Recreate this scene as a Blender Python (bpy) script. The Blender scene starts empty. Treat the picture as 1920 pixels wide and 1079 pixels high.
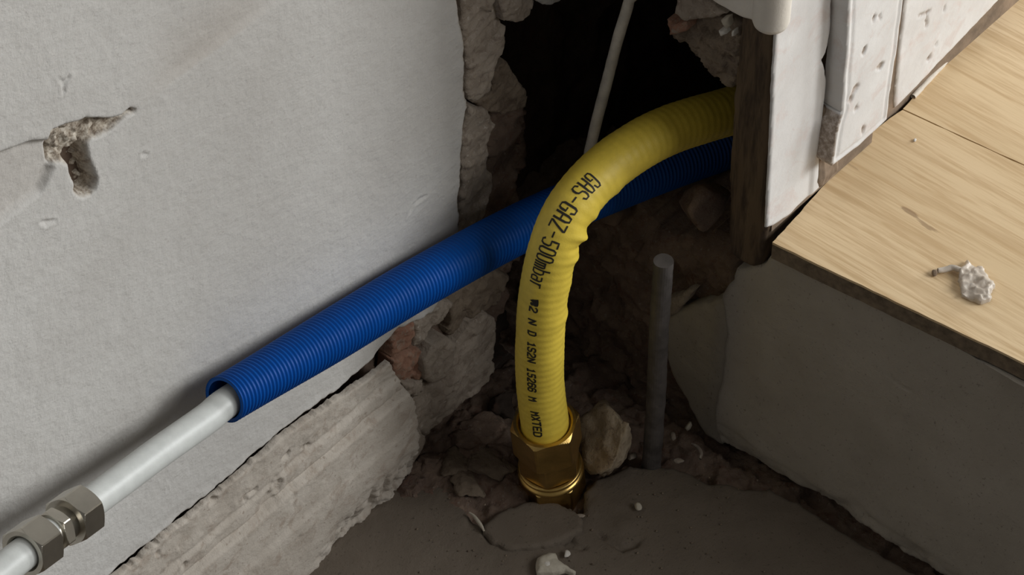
import bpy, math, random
import numpy as np

# ------------------------------------------------------------------ scene, camera, world, lights
S = bpy.context.scene
COL = S.collection
S.view_settings.view_transform = 'Standard'
S.view_settings.look = 'None'
S.view_settings.gamma = 1.0
S.view_settings.use_curve_mapping = False
S.view_settings.exposure = 0.13

# the frame of the place: x runs along the left wall, y into it, z up; pit floor z=0, pit riser x=0
F, PITCH, ROLL, PSI = 6500.0, 47.0, 0.7, 40.0
CAM = np.array([-1.0923, -0.8813, 1.5535])
_p, _r, _a = (math.radians(v) for v in (PITCH, ROLL, PSI))
_h = np.array([math.cos(_a), math.sin(_a), 0]); _r0 = np.array([math.sin(_a), -math.cos(_a), 0]); _z = np.array([0, 0, 1.0])
FW = _h * math.cos(_p) - _z * math.sin(_p)
_u0 = _h * math.sin(_p) + _z * math.cos(_p)
RT = _r0 * math.cos(_r) + _u0 * math.sin(_r)
UP = -_r0 * math.sin(_r) + _u0 * math.cos(_r)
from mathutils import Matrix
cd = bpy.data.cameras.new('camera'); co = bpy.data.objects.new('camera', cd); COL.objects.link(co)
co.matrix_world = Matrix(((RT[0], UP[0], -FW[0], CAM[0]), (RT[1], UP[1], -FW[1], CAM[1]), (RT[2], UP[2], -FW[2], CAM[2]), (0, 0, 0, 1)))
cd.sensor_width = 36.0; cd.lens = F / 1920 * 36.0; cd.clip_start = 0.05; cd.clip_end = 50
S.camera = co

w = bpy.data.worlds.new('world'); S.world = w; w.use_nodes = True
bg = w.node_tree.nodes['Background']
bg.inputs['Color'].default_value = (1.0, 0.965, 0.91, 1); bg.inputs['Strength'].default_value = 0.10

def area(name, loc, target, sx, sy, power, col):
    l = bpy.data.lights.new(name, 'AREA'); l.shape = 'RECTANGLE'; l.size = sx; l.size_y = sy; l.energy = power; l.color = col
    o = bpy.data.objects.new(name, l); COL.objects.link(o); o.location = loc
    d = np.array(target, float) - np.array(loc, float)
    from mathutils import Vector
    o.rotation_euler = Vector(d).to_track_quat('-Z', 'Y').to_euler()
    return o
area('window_light', (2.30, -1.14, 0.72), (-0.2, -0.02, 0.22), 0.50, 0.80, 27, (0.97, 1.0, 1.0))
area('window_light', (1.45, -1.90, 1.45), (-0.1, -0.05, 0.22), 0.75, 1.00, 35, (0.99, 1.0, 0.99))
area('window_light', (0.70, -2.75, 2.15), (-0.1, -0.08, 0.15), 1.6, 1.3, 28, (1.0, 0.99, 0.965))

# ------------------------------------------------------------------ placing by pixel (1920x1079 photograph) on true planes
def ray(px, py): return FW * F + RT * (px - 960) - UP * (py - 539.5)
def on(px, py, ax, v):
    d = ray(px, py); return CAM + d * ((v - CAM[ax]) / d[ax])
def proj(P):
    v = np.asarray(P) - CAM; k = F / (v @ FW); return np.array([960 + k * (v @ RT), 539.5 - k * (v @ UP)])

X, Y, Zv = np.eye(3)
class Plane:                       # O + u U + v V + w N
    def __init__(s, ax, val):
        s.ax, s.val = ax, val
        s.O = np.zeros(3); s.O[ax] = val
        s.U, s.V, s.N = {0: (-Y, Zv, -X), 1: (X, Zv, -Y), 2: (X, Y, Zv)}[ax]
    def uv(s, px, py):
        p = on(px, py, s.ax, s.val) - s.O; return (p @ s.U, p @ s.V)
    def poly(s, pts):              # outlines that run out of the top of the photograph go on up to 0.62 m
        return [(s.uv(*q)[0], .62) if s.ax < 2 and q[1] <= -30 else s.uv(*q) for q in pts]
    def xyz(s, u, v, w):
        return s.O + np.multiply.outer(u, s.U) + np.multiply.outer(v, s.V) + np.multiply.outer(w, s.N)

# ------------------------------------------------------------------ noise
def _hash(ix, iy, iz, seed):
    h = (ix.astype(np.int64) * 374761393 + iy.astype(np.int64) * 668265263 + iz.astype(np.int64) * 2147483647 + seed * 1274126177) & 0xffffffff
    h = ((h ^ (h >> 13)) * 1274126177) & 0xffffffff
    h = ((h ^ (h >> 16)) * 2246822519) & 0xffffffff
    return ((h ^ (h >> 15)) & 0xffffff) / float(0xffffff)
def vnoise(x, y, z=0.0, seed=0):
    x = np.asarray(x, float); y = np.asarray(y, float); z = np.asarray(z, float) + np.zeros_like(x)
    ix, iy, iz = np.floor(x), np.floor(y), np.floor(z)
    fx, fy, fz = x - ix, y - iy, z - iz
    q = lambda t: t * t * t * (t * (t * 6 - 15) + 10)
    a, b, c = q(fx), q(fy), q(fz)
    r = 0
    for dx in (0, 1):
        for dy in (0, 1):
            for dz in (0, 1):
                r = r + _hash(ix + dx, iy + dy, iz + dz, seed) * (a if dx else 1 - a) * (b if dy else 1 - b) * (c if dz else 1 - c)
    return r * 2 - 1
def fbm(x, y, z=0.0, sc=50, oc=4, seed=0, gain=.5):
    t = 0; am = 1; n = 0
    for i in range(oc):
        t = t + am * vnoise(np.asarray(x) * sc + 13.7 * i, np.asarray(y) * sc - 7.1 * i, np.asarray(z) * sc + 3.3 * i, seed + i); n += am; am *= gain; sc *= 2.03
    return t / n
def ridged(x, y, z=0.0, sc=50, oc=4, seed=0):
    t = 0; am = 1; n = 0
    for i in range(oc):
        t = t + am * (1 - 2 * np.abs(vnoise(np.asarray(x) * sc + 5.7 * i, np.asarray(y) * sc + 9.1 * i, np.asarray(z) * sc, seed + i))); n += am; am *= .5; sc *= 2.1
    return t / n
def facet(x, y, sc=40, seed=0, tilt=1.0, warp=.35):
    """broken faces: cells of random height and tilt with sharp steps between them"""
    x = np.asarray(x) * sc; y = np.asarray(y) * sc
    x, y = x + warp * fbm(x, y, 0, .9, 3, seed + 7), y + warp * fbm(x, y, 5, .9, 3, seed + 8)
    ix, iy = np.floor(x), np.floor(y); best = np.full(x.shape, 9.0); h = np.zeros(x.shape)
    for i in (-1, 0, 1):
        for j in (-1, 0, 1):
            cx, cy = ix + i, iy + j; r = [_hash(cx, cy, cx * 0 + q, seed) for q in range(5)]
            px, py = cx + r[0], cy + r[1]; d = (x - px) ** 2 + (y - py) ** 2; k = d < best
            best = np.where(k, d, best); h = np.where(k, (r[2] - .5) * 1.2 + tilt * ((r[3] - .5) * (x - px) + (r[4] - .5) * (y - py)) * 1.6, h)
    return h
def sstep(a, b, x):
    t = np.clip((x - a) / (b - a), 0, 1); return t * t * (3 - 2 * t)

# ------------------------------------------------------------------ materials
def newmat(name):
    m = bpy.data.materials.new(name); m.use_nodes = True
    return m, m.node_tree.nodes, m.node_tree.links, m.node_tree.nodes['Principled BSDF']
def lin(rgb): return tuple(rgb) + (1.0,)
def coords(N, L, scale=(1, 1, 1), kind='Object'):
    tc = N.new('ShaderNodeTexCoord'); mp = N.new('ShaderNodeMapping'); L.new(tc.outputs[kind], mp.inputs['Vector'])
    mp.inputs['Scale'].default_value = scale
    return mp.outputs['Vector']
def noise(N, L, vec, scale, detail=4, rough=.6, dist=0):
    n = N.new('ShaderNodeTexNoise'); L.new(vec, n.inputs['Vector']); n.inputs['Scale'].default_value = scale
    n.inputs['Detail'].default_value = detail; n.inputs['Roughness'].default_value = rough; n.inputs['Distortion'].default_value = dist
    return n.outputs['Fac']
def ramp(N, L, fac, stops, interp='LINEAR'):
    r = N.new('ShaderNodeValToRGB'); L.new(fac, r.inputs['Fac']); e = r.color_ramp.elements; r.color_ramp.interpolation = interp
    while len(e) < len(stops): e.new(.5)
    for k, (p, c) in enumerate(stops): e[k].position = p; e[k].color = lin(c)
    return r.outputs['Color']
def mixc(N, L, fac, a, b, mode='MIX'):
    m = N.new('ShaderNodeMix'); m.data_type = 'RGBA'; m.blend_type = mode
    if isinstance(fac, (int, float)): m.inputs[0].default_value = fac
    else: L.new(fac, m.inputs[0])
    for i, v in ((6, a), (7, b)):
        if isinstance(v, tuple): m.inputs[i].default_value = lin(v)
        else: L.new(v, m.inputs[i])
    return m.outputs[2]
def bump(N, L, bs, heights, prev=None):
    nrm = prev
    for fac, st, di in heights:
        b = N.new('ShaderNodeBump'); b.inputs['Strength'].default_value = st; b.inputs['Distance'].default_value = di
        L.new(fac, b.inputs['Height'])
        if nrm is not None: L.new(nrm, b.inputs['Normal'])
        nrm = b.outputs['Normal']
    L.new(nrm, bs.inputs['Normal'])
def attr(N, name):
    a = N.new('ShaderNodeAttribute'); a.attribute_name = name; return a.outputs['Fac']

def mat_mineral(name, c1, c2, sc=30, c3=None, speck=None, b1=.35, b2=.4, rough=.92, zone=None, fine=900):
    """plaster, cement, brick: two colours by large noise, speckle, grain relief; 'zone' = a second material bared by damage"""
    m, N, L, bs = newmat(name); v = coords(N, L)
    base = ramp(N, L, noise(N, L, v, sc, 6, .62), [(.32, c1), (.68, c2)])
    if c3: base = mixc(N, L, ramp(N, L, noise(N, L, v, sc * 2.3, 7, .7, .6), [(.52, (0, 0, 0)), (.66, (1, 1, 1))]), base, c3)
    if speck:
        sp = ramp(N, L, noise(N, L, v, fine * .45, 2, .5), [(.64, (0, 0, 0)), (.74, (1, 1, 1))])
        base = mixc(N, L, sp, base, speck)
    if zone:
        zc = ramp(N, L, noise(N, L, v, 260, 5, .75), [(.38, zone[0]), (.5, zone[1]), (.6, zone[2])])
        base = mixc(N, L, attr(N, 'zone'), base, zc)
        base = mixc(N, L, attr(N, 'stain'), base, zone[3], 'MULTIPLY')
    L.new(base, bs.inputs['Base Color']); bs.inputs['Roughness'].default_value = rough
    bs.inputs['Specular IOR Level'].default_value = .25
    bump(N, L, bs, [(noise(N, L, v, fine * .3, 4, .6), b1, .0012), (noise(N, L, v, fine, 3, .6), b2, .0005)])
    return m
def mat_plain(name, c, rough=.5, metal=0.0, var=.12, sc=120, bm=.15, spec=.5):
    m, N, L, bs = newmat(name); v = coords(N, L)
    f = noise(N, L, v, sc, 5, .6)
    d = tuple(max(0, x * (1 - var)) for x in c); e = tuple(min(1, x * (1 + var)) for x in c)
    L.new(ramp(N, L, f, [(.3, d), (.7, e)]), bs.inputs['Base Color'])
    bs.inputs['Roughness'].default_value = rough; bs.inputs['Metallic'].default_value = metal
    bs.inputs['Specular IOR Level'].default_value = spec
    if bm: bump(N, L, bs, [(noise(N, L, v, sc * 6, 3), bm, .0004)])
    return m

M = {}
M['plaster'] = mat_mineral('wall_plaster', (.515, .50, .478), (.575, .565, .545), 12, speck=(.48, .46, .44), b1=.6, b2=.3, rough=.8,
                           zone=((.15, .115, .085), (.36, .31, .25), (.56, .51, .44), (.80, .74, .69)), fine=700)
M['plinth'] = mat_mineral('plinth_cement', (.40, .355, .305), (.52, .475, .42), 38, c3=(.36, .305, .255), speck=(.33, .28, .235), b1=.55, b2=.5)
M['screed'] = mat_mineral('screed', (.13, .106, .083), (.162, .133, .105), 22, speck=(.085, .07, .055), b1=.35, b2=.5, fine=1100)
M['riser'] = mat_mineral('riser_cement', (.34, .306, .258), (.405, .367, .315), 18, speck=(.25, .225, .19), b1=.3, b2=.45, fine=1100)
M['masonry'] = mat_mineral('masonry', (.115, .08, .064), (.22, .16, .12), 55, c3=(.13, .075, .055), speck=(.22, .18, .15), b1=.8, b2=.6, fine=800)
M['darkmasonry'] = mat_mineral('shade_masonry', (.035, .026, .021), (.075, .055, .043), 50, c3=(.07, .038, .028), b1=.8, b2=.5)  # masonry colour darkened to carry the shade of the hollow
M['mortar'] = mat_mineral('old_mortar', (.27, .225, .182), (.39, .335, .28), 60, c3=(.22, .175, .14), speck=(.45, .40, .35), b1=.7, b2=.6)
M['mortardark'] = mat_mineral('brown_mortar', (.15, .115, .085), (.25, .20, .15), 60, c3=(.11, .08, .06), b1=.7, b2=.6)
M['brick'] = mat_mineral('red_brick', (.25, .125, .085), (.34, .20, .14), 70, c3=(.30, .25, .20), b1=.7, b2=.6)
M['rock'] = mat_mineral('beige_stone', (.27, .21, .14), (.42, .345, .25), 80, c3=(.18, .13, .09), b1=.7, b2=.5)
M['chip'] = mat_mineral('pale_chip', (.42, .38, .31), (.52, .48, .40), 90, b1=.5, b2=.4)
M['whitechip'] = mat_mineral('white_chip', (.60, .57, .52), (.70, .67, .62), 90, b1=.5, b2=.3)
M['paint'] = mat_mineral('white_paint', (.60, .585, .575), (.70, .695, .69), 26, c3=(.62, .565, .545), b1=.12, b2=.1, rough=.5,
                         zone=((.25, .20, .16), (.36, .30, .25), (.52, .46, .42), (1, 1, 1)))
M['cap'] = mat_mineral('cream_paint', (.66, .62, .56), (.76, .72, .66), 30, b1=.15, b2=.15, rough=.6)
M['brass'] = mat_plain('brass', (.62, .42, .14), .3, 1.0, .22, 90, .12)
M['nickel'] = mat_plain('nickel', (.52, .49, .43), .3, 1.0, .1, 80, .05)
M['alupipe'] = mat_plain('pipe_white', (.53, .545, .53), .42, 0.0, .07, 150, .12)
M['blue'] = mat_plain('blue_plastic', (.0003, .07, .33), .42, 0, .06, 60, .05, .18)
M['yellow'] = mat_plain('yellow_plastic', (.80, .60, .075), .5, 0, .07, 200, .25)
M['ink'] = mat_plain('black_ink', (.02, .017, .012), .7, 0, .3, 300, 0)
M['conduit'] = mat_plain('dark_conduit', (.085, .075, .07), .6, 0, .45, 60, .4)
M['cable'] = mat_plain('grey_cable', (.62, .58, .50), .6, 0, .2, 90, .4)
M['gapwood'] = mat_plain('dirty_wood', (.20, .145, .10), .85, 0, .4, 60, .6)
M['caulk'] = mat_plain('caulk', (.62, .56, .48), .8, 0, .15, 120, .4)

def mat_wood(name, c1, c2, c3, dark, vscale, gs=1.0, rough=.6, knots=()):
    m, N, L, bs = newmat(name); v = coords(N, L, vscale)
    n1 = noise(N, L, v, 26 * gs, 5, .6, 1.4); n2 = noise(N, L, v, 120 * gs, 4, .7, .4)
    base = ramp(N, L, n1, [(.28, c1), (.5, c2), (.72, c3)])
    base = mixc(N, L, ramp(N, L, n2, [(.38, (1, 1, 1)), (.55, (0, 0, 0))]), base, dark)
    for (kx, ky, rx, ry) in knots:
        tc = N.new('ShaderNodeTexCoord'); mp = N.new('ShaderNodeMapping'); mp.vector_type = 'POINT'
        L.new(tc.outputs['Object'], mp.inputs['Vector'])
        mp.inputs['Scale'].default_value = (1 / rx, 1 / ry, 0); mp.inputs['Location'].default_value = (-kx / rx, -ky / ry, 0)
        ln = N.new('ShaderNodeVectorMath'); ln.operation = 'LENGTH'; L.new(mp.outputs['Vector'], ln.inputs[0])
        ad = N.new('ShaderNodeMath'); ad.operation = 'ADD'; L.new(ln.outputs['Value'], ad.inputs[0])
        mu = N.new('ShaderNodeMath'); mu.operation = 'MULTIPLY_ADD'; L.new(noise(N, L, v, 60, 4, .7), mu.inputs[0]); mu.inputs[1].default_value = 1.6; mu.inputs[2].default_value = -.8
        L.new(mu.outputs[0], ad.inputs[1])
        base = mixc(N, L, ramp(N, L, ad.outputs[0], [(.15, (.75, .75, .75)), (.95, (0, 0, 0))]), base, tuple(x * .55 for x in dark))
    L.new(base, bs.inputs['Base Color']); bs.inputs['Roughness'].default_value = rough; bs.inputs['Specular IOR Level'].default_value = .35
    bump(N, L, bs, [(n2, .2, .0006)])
    return m
M['post'] = mat_wood('old_timber', (.085, .056, .034), (.115, .078, .047), (.14, .098, .06), (.05, .033, .022), (1, 1, .12), 1.2, .8)
M['hdf'] = mat_plain('board_core', (.165, .125, .085), .9, 0, .35, 200, .4)

# ------------------------------------------------------------------ objects
def wloc(o):
    v = np.zeros(3)
    while o is not None: v = v + np.array(o.location); o = o.parent
    return v
def put(name, V, Fc, mat, parent=None, smooth=True, attrs=None, origin=None, mesh_fix=False):
    V = np.asarray(V, float)
    if parent is not None: loc = np.zeros(3); base = wloc(parent)
    else:
        loc = np.array(origin if origin is not None else [V[:, 0].mean(), V[:, 1].mean(), V[:, 2].min()]); base = loc
    me = bpy.data.meshes.new(name)
    if isinstance(Fc, np.ndarray) and Fc.dtype != object:
        k = Fc.shape[1]
        me.vertices.add(len(V)); me.vertices.foreach_set('co', (V - base).ravel())
        me.loops.add(Fc.size); me.loops.foreach_set('vertex_index', Fc.ravel().astype(np.int32))
        me.polygons.add(len(Fc)); me.polygons.foreach_set('loop_start', np.arange(0, Fc.size, k, dtype=np.int32))
        me.update(calc_edges=True)
    else:
        me.from_pydata((V - base).tolist(), [], [tuple(int(i) for i in f) for f in Fc]); me.update()
    if smooth: me.polygons.foreach_set('use_smooth', [True] * len(me.polygons))
    if attrs:
        for an, av in attrs.items():
            a = me.attributes.new(an, 'FLOAT', 'POINT'); a.data.foreach_set('value', np.asarray(av, np.float32))
    for m in (mat if isinstance(mat, (list, tuple)) else [mat]): me.materials.append(m)
    me.validate()
    o = bpy.data.objects.new(name, me); COL.objects.link(o); o.parent = parent; o.location = loc
    return o
def empty(name, loc):
    o = bpy.data.objects.new(name, None); COL.objects.link(o); o.location = loc; o.empty_display_size = .01; return o
def tag(o, label=None, cat=None, group=None, kind=None):
    for k, v in (('label', label), ('category', cat), ('group', group), ('kind', kind)):
        if v: o[k] = v
    return o

def sdpoly(pts, u, v):
    """signed distance (negative inside) and nearest boundary point"""
    P = np.asarray(pts, float); Q = np.roll(P, -1, 0)
    best = np.full(u.shape, 1e9); nx = np.zeros(u.shape); ny = np.zeros(u.shape); ins = np.zeros(u.shape, bool)
    for (ax, ay), (bx, by) in zip(P, Q):
        ex, ey = bx - ax, by - ay
        t = np.clip(((u - ax) * ex + (v - ay) * ey) / (ex * ex + ey * ey + 1e-18), 0, 1)
        cx, cy = ax + t * ex, ay + t * ey; d = (u - cx) ** 2 + (v - cy) ** 2
        k = d < best; best = np.where(k, d, best); nx = np.where(k, cx, nx); ny = np.where(k, cy, ny)
        if by != ay:
            c = ((ay > v) != (by > v)) & (u < (bx - ax) * (v - ay) / (by - ay) + ax); ins ^= c
    d = np.sqrt(best)
    return np.where(ins, -d, d), nx, ny
def rough(poly, amp, step=.003, seed=0, sc=120):
    """a torn outline: the polygon cut into short steps and shifted by noise"""
    out = []; P = [np.array(p, float) for p in poly]
    for a, b in zip(P, P[1:] + P[:1]):
        n = min(200, max(1, int(np.linalg.norm(b - a) / step)))
        for i in range(n): out.append(a + (b - a) * i / n)
    A = np.array(out); far = (np.abs(A[:, 0]) > .6) | (np.abs(A[:, 1]) > .6)
    dx = fbm(A[:, 0], A[:, 1], .3, sc, 4, seed, .65) * amp; dy = fbm(A[:, 0], A[:, 1], 7.7, sc, 4, seed + 50, .65) * amp
    A[:, 0] += np.where(far, 0, dx) * 1.6; A[:, 1] += np.where(far, 0, dy) * 1.6
    return A
def slab(name, pl, poly, thick, hfn, mat, parent=None, res=.002, us=None, vs=None, rim=.003, attrs=None, **kw):
    """a layer of stuff lying on a plane: torn outline, relief by hfn(u, v, sd), real thickness behind"""
    P = np.asarray(poly, float); lo, hi = P.min(0), P.max(0)
    if us is None: us = np.arange(lo[0] - 2 * res, hi[0] + 2 * res + 1e-9, res)
    if vs is None: vs = np.arange(lo[1] - 2 * res, hi[1] + 2 * res + 1e-9, res)
    u, v = np.meshgrid(us, vs); sd, nx, ny = sdpoly(P, u, v)
    ins = sd < 0; nb = np.zeros_like(ins); pad = np.pad(ins, 1)
    for i in range(3):
        for j in range(3): nb |= pad[i:i + ins.shape[0], j:j + ins.shape[1]]
    snap = nb & ~ins; u = np.where(snap, nx, u); v = np.where(snap, ny, v); sd = np.where(snap, 0, sd)
    c = nb[:-1, :-1] & nb[1:, :-1] & nb[:-1, 1:] & nb[1:, 1:] & (ins[:-1, :-1] | ins[1:, :-1] | ins[:-1, 1:] | ins[1:, 1:])
    h = hfn(u, v, sd)
    if rim: h = h - rim * np.clip(1 + sd / (rim * 1.6), 0, 1) ** 2
    idx = -np.ones(u.shape, int)
    ii, jj = np.nonzero(c); used = np.zeros_like(nb)
    for di in (0, 1):
        for dj in (0, 1): used[ii + di, jj + dj] = True
    n = used.sum(); idx[used] = np.arange(n)
    V = pl.xyz(u[used], v[used], h[used]); Fq = np.stack([idx[ii, jj], idx[ii, jj + 1], idx[ii + 1, jj + 1], idx[ii + 1, jj]], 1)
    E = np.concatenate([Fq[:, [0, 1]], Fq[:, [1, 2]], Fq[:, [2, 3]], Fq[:, [3, 0]]])
    key = np.sort(E, 1); kk = key[:, 0].astype(np.int64) * n + key[:, 1]
    _, inv, cnt = np.unique(kk, return_inverse=True, return_counts=True); B = E[cnt[inv] == 1]
    bv = np.unique(B); mp = -np.ones(n, int); mp[bv] = n + np.arange(len(bv))
    back = pl.xyz(u[used][bv], v[used][bv], np.full(len(bv), -thick))
    V = np.concatenate([V, back]); Fs = np.stack([B[:, 1], B[:, 0], mp[B[:, 0]], mp[B[:, 1]]], 1)
    at = None
    if attrs:
        at = {k: np.concatenate([f(u, v, sd)[used], f(u, v, sd)[used][bv]]) for k, f in attrs.items()}
    return put(name, V, np.concatenate([Fq, Fs]), mat, parent, attrs=at, **kw)

def spline(pts, n):
    P = np.asarray(pts, float); P = np.vstack([2 * P[0] - P[1], P, 2 * P[-1] - P[-2]]); out = []
    for i in range(1, len(P) - 2):
        t = np.linspace(0, 1, 60, endpoint=False)[:, None]; a, b, c, d = P[i - 1], P[i], P[i + 1], P[i + 2]
        out.append(.5 * (2 * b + (c - a) * t + (2 * a - 5 * b + 4 * c - d) * t ** 2 + (3 * b - a - 3 * c + d) * t ** 3))
    out.append(P[-2][None]); C = np.vstack(out)
    s = np.concatenate([[0], np.cumsum(np.linalg.norm(np.diff(C, axis=0), axis=1))]); q = np.linspace(0, s[-1], n)
    return np.stack([np.interp(q, s, C[:, k]) for k in range(3)], 1), q
def frames(C, ref):
    """tangent, e1 (towards ref), e2 per point"""
    T = np.gradient(C, axis=0); T /= np.linalg.norm(T, axis=1)[:, None]
    e1 = ref - C; e1 -= (e1 * T).sum(1)[:, None] * T; e1 /= np.linalg.norm(e1, axis=1)[:, None]
    return T, e1, np.cross(T, e1)
def tube(pts, n, rad, m=32, caps=True, ref=CAM):
    C, s = spline(pts, n); T, e1, e2 = frames(C, ref)
    th = np.linspace(0, 2 * math.pi, m, endpoint=False)
    R = rad(s[:, None], th[None, :]) if callable(rad) else np.full((n, m), rad)
    V = C[:, None] + R[..., None] * (np.cos(th)[None, :, None] * e1[:, None] + np.sin(th)[None, :, None] * e2[:, None])
    i, j = np.meshgrid(np.arange(n - 1), np.arange(m), indexing='ij'); j2 = (j + 1) % m
    Fq = np.stack([i * m + j, (i + 1) * m + j, (i + 1) * m + j2, i * m + j2], -1).reshape(-1, 4)[:, ::-1]
    return V.reshape(-1, 3), Fq, C, s, (T, e1, e2)
def axis_frame(d):
    d = np.array(d, float); d /= np.linalg.norm(d); a = np.array([0, 0, 1.0]) if abs(d[2]) < .9 else np.array([1.0, 0, 0])
    e = np.cross(a, d); e /= np.linalg.norm(e); return d, e, np.cross(d, e)
def lathe(p0, d, prof, m=48, hexaf=None, rot=0.0, closed=True):
    """rings along an axis; prof = (height, radius); with hexaf every ring is cut by a hexagon of that size across flats"""
    d, e, f = axis_frame(d); th = np.linspace(0, 2 * math.pi, m, endpoint=False); V = []
    hexr = None
    if hexaf: hexr = hexaf / 2 / np.cos(((th - rot + math.pi / 6) % (math.pi / 3)) - math.pi / 6)
    for h, r in prof:
        rr = np.full(m, r) if hexr is None else np.minimum(r, hexr)
        V.append(np.array(p0) + d * h + rr[:, None] * (np.cos(th)[:, None] * e + np.sin(th)[:, None] * f))
    V = np.concatenate(V); k = len(prof); i, j = np.meshgrid(np.arange(k - 1), np.arange(m), indexing='ij'); j2 = (j + 1) % m
    Fq = np.stack([i * m + j, i * m + j2, (i + 1) * m + j2, (i + 1) * m + j], -1).reshape(-1, 4)
    Fl = [tuple(q) for q in Fq]
    if closed: Fl += [tuple(range(m))[::-1], tuple((k - 1) * m + q for q in range(m))]
    return V, Fl
def hexnut(p0, d, L, af, bore=None, rot=0.0, m=96):
    """hexagon with 30 degree chamfers at both ends (the scalloped edges), an opening at the top if bore"""
    rc = af / 2 * 1.01; R = af / 2 / math.cos(math.pi / 6); ch = (R - rc) * .62; k = 5
    prof = [(0, rc * .97)] + [(ch * i / k, rc + (R - rc) * i / k + 1e-5) for i in range(k + 1)] + [(L - ch + ch * i / k, R - (R - rc) * i / k + 1e-5) for i in range(k + 1)]
    if bore: prof += [(L, bore + .0012), (L - .0012, bore), (L - .006, bore * .97)]
    else: prof += [(L, rc * .97)]
    return lathe(p0, d, prof, m, af, rot)
def stone(name, c, size, seed, mat, parent=None, rz=0, flat=0.0, cuts=9, sub=3, amp=.12, tilt=0):
    """a broken lump: a ball cut by random planes and roughened"""
    import bmesh
    bm = bmesh.new(); bmesh.ops.create_icosphere(bm, subdivisions=sub, radius=1)
    V = np.array([v.co for v in bm.verts]); Fc = [[v.index for v in f.verts] for f in bm.faces]; bm.free()
    rg = np.random.RandomState(seed)
    for _ in range(cuts):
        n = rg.normal(size=3); n /= np.linalg.norm(n); d = rg.uniform(.45, .85); k = V @ n
        V = V - np.where(k > d, k - d, 0)[:, None] * n * .95
    V = V * (1 + amp * fbm(V[:, 0], V[:, 1], V[:, 2], 2.2, 4, seed, .6))[:, None]
    if flat: V[:, 2] = np.where(V[:, 2] < -flat, -flat, V[:, 2])
    V = V / (np.abs(V).max(0) + 1e-9) * np.array(size) / 2
    ct, st = math.cos(tilt), math.sin(tilt); V = V @ np.array([[1, 0, 0], [0, ct, -st], [0, st, ct]]).T
    cz, sz = math.cos(rz), math.sin(rz); V = V @ np.array([[cz, -sz, 0], [sz, cz, 0], [0, 0, 1]]).T
    V = V + np.array(c); 
    return put(name, V, np.array(Fc), mat, parent, smooth=False)
def prism(profile, z0, z1):
    P = np.asarray(profile); n = len(P)
    V = np.vstack([np.c_[P, np.full(n, z0)], np.c_[P, np.full(n, z1)]])
    Fl = [(i, (i + 1) % n, n + (i + 1) % n, n + i) for i in range(n)] + [tuple(range(n))[::-1], tuple(range(n, 2 * n))]
    return V, Fl
def box(name, lo, hi, mat, parent=None):
    V, Fl = prism([(lo[0], lo[1]), (hi[0], lo[1]), (hi[0], hi[1]), (lo[0], hi[1])], lo[2], hi[2]); return put(name, V, Fl, mat, parent, smooth=False)

WALL = Plane(1, 0.0); RISER = Plane(0, 0.0); FLOOR = Plane(2, 0.0)
ar = np.arange

# ------------------------------------------------------------------ LEFT WALL: plaster with torn edges
right_edge = [(854, -40), (858, 0), (864, 53), (870, 94), (872, 134), (870, 171), (876, 200), (868, 228), (865, 261), (863, 301), (864, 338), (858, 370), (861, 430), (845, 500), (828, 560), (812, 588), (782, 602), (748, 618), (724, 645), (691, 684), (632, 731), (578, 770), (516, 820), (457, 871), (399, 922), (410, 912), (320, 985), (250, 1045), (205, 1079)]
right_edge.remove((399, 922))
pl_edge = WALL.poly(right_edge)
plaster_poly = [(-.0905, .9)] + pl_edge + [(-.45, .1235), (-1.3, .126), (-1.3, .9)]
chip_px = [(60 + a / 4.905, 180 + b / 4.905) for a, b in ((178, 330), (330, 255), (420, 240), (500, 205), (750, 200), (830, 180), (900, 105), (965, 120), (960, 150), (880, 180), (800, 260), (720, 330), (620, 370), (560, 390), (505, 450), (510, 520), (560, 660), (610, 770), (590, 860), (550, 910), (460, 935), (390, 890), (385, 800), (350, 720), (340, 640), (280, 610), (190, 630), (170, 560))]
chip_poly = rough(WALL.poly(chip_px), .0006, .002, 3)
slot_poly = WALL.poly([(95, 256), (100, 260), (102, 285), (101, 309), (97, 307), (94, 280)])
hole_px = [(60 + a / 4.905, 180 + b / 4.905) for a, b in ((360, 545), (470, 480), (505, 470), (520, 540), (560, 660), (606, 770), (590, 860), (545, 905), (470, 925), (400, 880), (400, 800), (360, 700), (345, 620))]
hole_poly = rough(WALL.poly(hole_px), .0005, .002, 5)
band_px = [(-60, 330), (0, 287), (62, 264), (98, 262), (102, 320), (80, 362), (40, 392), (0, 424), (-60, 470)]
band_poly = WALL.poly(band_px)
stepA, stepB = np.array(WALL.uv(255, 205)), np.array(WALL.uv(560, -20))
marks = [rough(WALL.poly(q), .0010, .001, 17, 500) for q in ([(106, 146), (121, 150), (131, 139), (134, 146), (123, 157), (122, 176), (117, 176), (117, 156)], [(74, 414), (104, 410), (106, 418), (78, 424)], [(762, 408), (772, 382), (786, 370), (803, 362), (790, 374), (776, 386)], [(366, 222), (376, 205), (372, 216)], [(265, 285), (279, 288), (275, 293), (266, 291)], [(312, 1002 - 90), (317, 925), (314, 922)])]
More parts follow.
